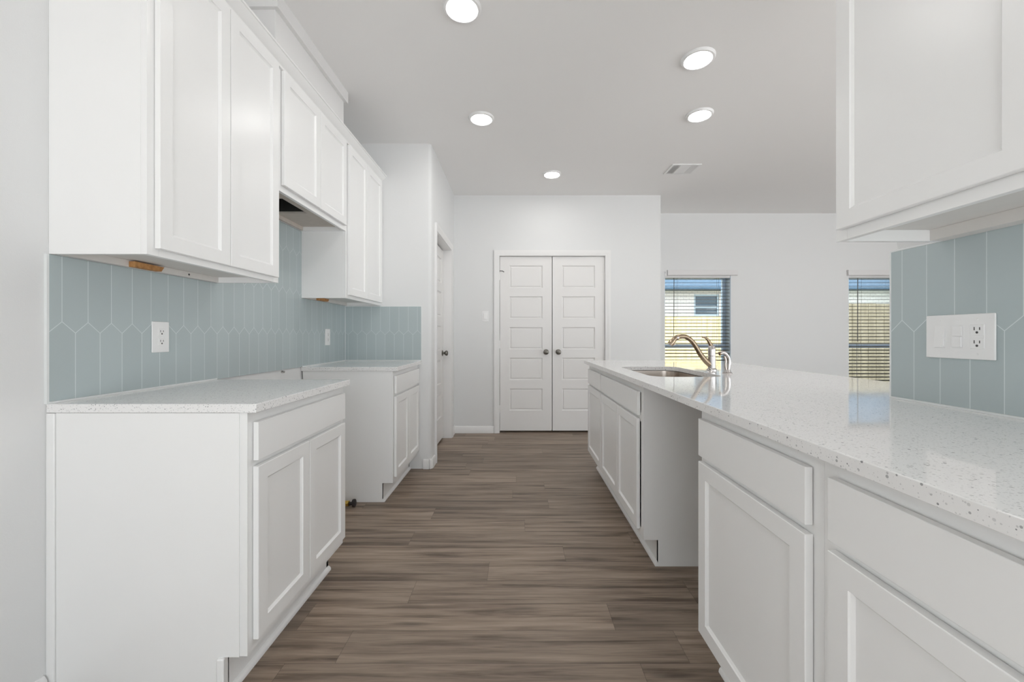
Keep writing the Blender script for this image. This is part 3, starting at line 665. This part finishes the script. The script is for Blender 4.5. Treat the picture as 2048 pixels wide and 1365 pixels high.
# ------------------------------------------------------------------ small things in the range gap
gv = thing('gas_valve', (-38.0, 105.0, 0), 'brass gas valve with black cap lying on the floor in the range gap', 'valve')
gx, gy, gz = -43.2, 104.0, 0.95
obj('pipe', MB().tube([(XL + 0.7, gy, gz), (gx, gy, gz)], 0.5, 12).lathe([(0.75, 0), (0.75, 0.9), (0.55, 1.0)], (gx - 1.0, gy, gz), (1, 0, 0), 6), 'brass', gv)
obj('cap', MB().tube([(gx + 0.1, gy, gz - 0.1), (gx + 0.9, gy, gz + 0.05)], 0.45, 12).lathe([(0.6, 0), (0.95, 0.15), (0.95, 0.7), (0.6, 0.85)], (gx + 0.8, gy, gz + 0.1), (1, 0, 0.1), 14), 'black', gv, label='black rubber cap')
gv.location = (gx * I, gy * I, 0)
for c in gv.children: c.location = c.location - (Vector((gx, gy, 0)) - Vector((-38.0, 105.0, 0))) * I
ps = obj('pipe_stub', MB().lathe([(0.3, 0), (0.3, 0.5), (0.2, 0.75), (0.05, 0.8)], (XL, 98.0, 35.5), (1, 0, 0), 12), 'chrome')
tag(ps, 'tiny metal stub on the wall just below the tile in the range gap', 'pipe stub')

# ------------------------------------------------------------------ ceiling lights and vent
LG = 'round ceiling lights over the kitchen'
def lamp(x, y, label):
    t = thing('ceiling_light', (x, y, CEIL - 0.7), label, 'ceiling light', LG)
    obj('trim_ring', MB().lathe([(3.75, 0.0), (3.72, 0.25), (3.5, 0.55), (3.1, 0.62), (2.9, 0.5), (2.9, 0.1)], (x, y, CEIL - 0.01), (0, 0, -1), 40), 'plate', t)
    obj('lens', MB().lathe([(2.88, 0.12), (2.88, 0.5), (2.5, 0.56), (0.02, 0.58)], (x, y, CEIL - 0.01), (0, 0, -1), 40), 'lens', t)
for x, y, l in ((-10.6, 78.3, 'round lit ceiling light at the top edge of the picture, nearest of the left row'),
                (-10.3, 118.2, 'round lit ceiling light second of the left row, over the middle of the aisle'),
                (14.0, 159.0, 'round lit ceiling light nearest the double door'),
                (41.8, 92.7, 'round lit ceiling light over the peninsula, nearer one of the right pair'),
                (52.9, 116.3, 'round lit ceiling light over the peninsula, farther one of the right pair nearer the vent')):
    lamp(x, y, l)
vt = thing('ceiling_vent', (63.5, 154.3, CEIL - 0.4), 'rectangular white supply air vent in the ceiling near the windows', 'vent')
v = MB(); x0, x1, y0, y1 = 58.0, 69.0, 149.6, 158.9; zt, zb = CEIL - 0.01, CEIL - 0.35
v.box(x0, x1, y0, y0 + 0.9, zb, zt).box(x0, x1, y1 - 0.9, y1, zb, zt).box(x0, x0 + 0.9, y0 + 0.9, y1 - 0.9, zb, zt).box(x1 - 0.9, x1, y0 + 0.9, y1 - 0.9, zb, zt)
obj('frame', v, 'plate', vt, bevel=0.08)
obj('backing', MB().box(x0 + 0.9, x1 - 0.9, y0 + 0.9, y1 - 0.9, CEIL - 0.06, CEIL - 0.02), 'dark', vt)
lo = MB()
def louver_x(xc, tilt, ya, yb):
    dx = 0.32 * tilt; lo.prism([(xc - dx - 0.03, CEIL - 0.42), (xc - dx + 0.03, CEIL - 0.42), (xc + dx + 0.03, CEIL - 0.08), (xc + dx - 0.03, CEIL - 0.08)], 1, ya, yb)
ya, yb = y0 + 0.95, y1 - 0.95
for k in range(5): louver_x(x0 + 1.25 + k * 0.45, 1.0, ya, yb)
for k in range(5): louver_x(x1 - 1.25 - k * 0.45, -1.0, ya, yb)
lo.box(x0 + 3.35, x0 + 3.5, ya, yb, CEIL - 0.4, CEIL - 0.07).box(x1 - 3.5, x1 - 3.35, ya, yb, CEIL - 0.4, CEIL - 0.07)
for k in range(9):
    yy = ya + 0.35 + k * 0.78; lo.prism([(yy + 0.30, CEIL - 0.42), (yy + 0.36, CEIL - 0.42), (yy - 0.28, CEIL - 0.08), (yy - 0.34, CEIL - 0.08)], 0, x0 + 3.55, x1 - 3.55)
obj('louvers', lo, 'plate', vt)

# ------------------------------------------------------------------ windows and blinds
for i, (a, b) in enumerate(WIN):
    wn = struct_empty('window_%d' % (i + 1), ((a + b) / 2, YW + 6.5, WZ0), ('window left of the two, behind the faucet', 'window right of the two, cut off by the partition')[i])
    f = MB(); ya, yb = YW + 5.2, YW + 7.2
    f.box(a, a + 1.6, ya, yb, WZ0, WZ1).box(b - 1.6, b, ya, yb, WZ0, WZ1).box(a + 1.6, b - 1.6, ya, yb, WZ1 - 1.6, WZ1).box(a + 1.6, b - 1.6, ya, yb, WZ0, WZ0 + 2)
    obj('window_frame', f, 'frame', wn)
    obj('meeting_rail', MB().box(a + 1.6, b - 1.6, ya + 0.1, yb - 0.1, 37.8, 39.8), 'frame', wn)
    obj('pane', MB().box(a + 1.6, b - 1.6, ya + 0.9, ya + 1.05, 39.81, WZ1 - 1.61), 'glass', wn)
    obj('pane', MB().box(a + 1.6, b - 1.6, ya + 0.9, ya + 1.05, WZ0 + 2.01, 37.79), 'glass', wn)
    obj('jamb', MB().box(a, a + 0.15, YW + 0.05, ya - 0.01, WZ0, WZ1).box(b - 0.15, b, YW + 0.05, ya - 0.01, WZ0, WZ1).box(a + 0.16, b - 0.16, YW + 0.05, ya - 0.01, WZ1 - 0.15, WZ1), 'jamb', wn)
    struct('window_sill_%d' % (i + 1), MB().box(a - 1, b + 1, YW - 1.0, YW, WZ0 - 0.8, WZ0).box(a + 0.02, b - 0.02, YW, ya - 0.02, WZ0 - 0.8, WZ0), 'trim')
    bl = thing('window_blind', ((a + b) / 2, YW + 1.6, WZ1 - 2), ('horizontal slat blind on the left window behind the faucet', 'horizontal slat blind on the right window next to the partition')[i], 'blind', 'blinds on the living room windows')
    vx0, vx1 = (a + 1.2, b + 3.0) if i == 0 else (a - 0.9, b + 1.2)
    obj('valance', MB().prism([(YW - 1.2, 75.7), (YW - 1.4, 76.0), (YW - 1.2, 76.5), (YW - 1.35, 77.6), (YW - 1.2, 78.3), (YW - 1.2, 78.5), (YW - 0.2, 78.5), (YW - 0.2, 75.7)], 0, vx0, vx1), 'blind', bl)
    obj('headrail', MB().box(a + 0.3, b - 0.3, YW + 0.3, YW + 2.2, 74.6, WZ1 - 0.2), 'blind', bl)
    if i == 0: obj('valance_clip', MB().box(a + 0.1, a + 1.1, YW - 0.3, YW + 0.3, 75.6, 77.9).box(a + 0.2, a + 0.7, YW - 0.6, YW - 0.3, 77.0, 77.6), 'plate', bl)
    sl = MB(); z = 73.9
    while z > WZ0 + 3:
        sl.prism([(YW + 0.4, z - 0.22), (YW + 1.4, z + 0.04), (YW + 2.4, z + 0.14), (YW + 2.4, z + 0.24), (YW + 1.4, z + 0.14), (YW + 0.4, z - 0.12)], 0, a + 0.4, b - 0.4); z -= 1.77
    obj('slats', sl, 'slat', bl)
    obj('bottom_rail', MB().box(a + 0.4, b - 0.4, YW + 0.5, YW + 2.3, WZ0 + 0.6, WZ0 + 1.3), 'blind', bl)
    wx = a + 4.9; obj('tilt_wand', MB().tube([(wx, YW + 0.1, 74.6), (wx - 0.1, YW + 0.1, 41.3)], 0.18, 8), 'cord', bl)
    cd = MB()
    for q in (0.2, 0.82):
        xx = a + (b - a) * q
        for yy in (YW + 0.36, YW + 2.44): cd.tube([(xx, yy, 74.6), (xx, yy, WZ0 + 1.3)], 0.05, 5)
    obj('ladder_cord', cd, 'cord', bl)
    if i == 1: obj('pull_cord', MB().tube([(a + 4.3, YW + 0.1, 40.5), (a + 4.4, YW + 0.1, 19.0)], 0.1, 6), 'cord', bl)

# ------------------------------------------------------------------ outside
struct('ground', MB().box(-400, 1400, YW + 6.2, 1500, -10, -6), 'grass')
def fence(label, x0, x1, y, ztop, m, pitch, group):
    t = thing('fence', ((x0 + x1) / 2, y, -6), label, 'fence', group)
    bd = MB(); x = x0; rr = random.Random(3)
    while x < x1 - 0.5:
        h = rr.uniform(-0.25, 0.25); bd.box(x, min(x + pitch - 0.35, x1), y, y + 0.75, -6, ztop + h); x += pitch
    obj('boards', bd, m, t)
    rl = MB()
    for z in (6, 32, ztop - 8): rl.box(x0, x1, y + 0.76, y + 2.3, z, z + 3.5)
    obj('rails', rl, m, t)
    k = x0 + 2
    while k < x1:
        obj('post', MB().box(k, k + 3.5, y + 2.31, y + 5.8, -6, ztop - 3), m, t); k += 94
    return t
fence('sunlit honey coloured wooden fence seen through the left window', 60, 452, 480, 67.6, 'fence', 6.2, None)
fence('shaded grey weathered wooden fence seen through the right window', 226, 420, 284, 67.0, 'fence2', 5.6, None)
hs = thing('house', (350, 700, -6), 'neighbouring pale brick house with a blue-grey roof seen through the windows', 'house')
hw = MB().box(40, 247, 560, 900, -6, 107).box(282, 760, 560, 900, -6, 107).box(247, 282, 560, 900, -6, 72).box(247, 282, 560, 900, 102, 107)
obj('brick_wall', hw, 'brick', hs)
obj('roof', MB().prism([(540, 106.9), (540, 109.5), (730, 200), (920, 109.5), (920, 106.9)], 0, 20, 780), 'shingle', hs)
nw = obj('window_frame', MB().box(247.1, 249.5, 561, 564, 72.1, 101.9).box(279.5, 281.9, 561, 564, 72.1, 101.9).box(249.5, 279.5, 561, 564, 99.5, 101.9).box(249.5, 279.5, 561, 564, 72.1, 74.5).box(249.5, 279.5, 561, 564, 83, 86), 'nframe', hs)
obj('pane', MB().box(249.5, 279.5, 562.5, 562.8, 74.5, 99.5), 'nwin', nw)
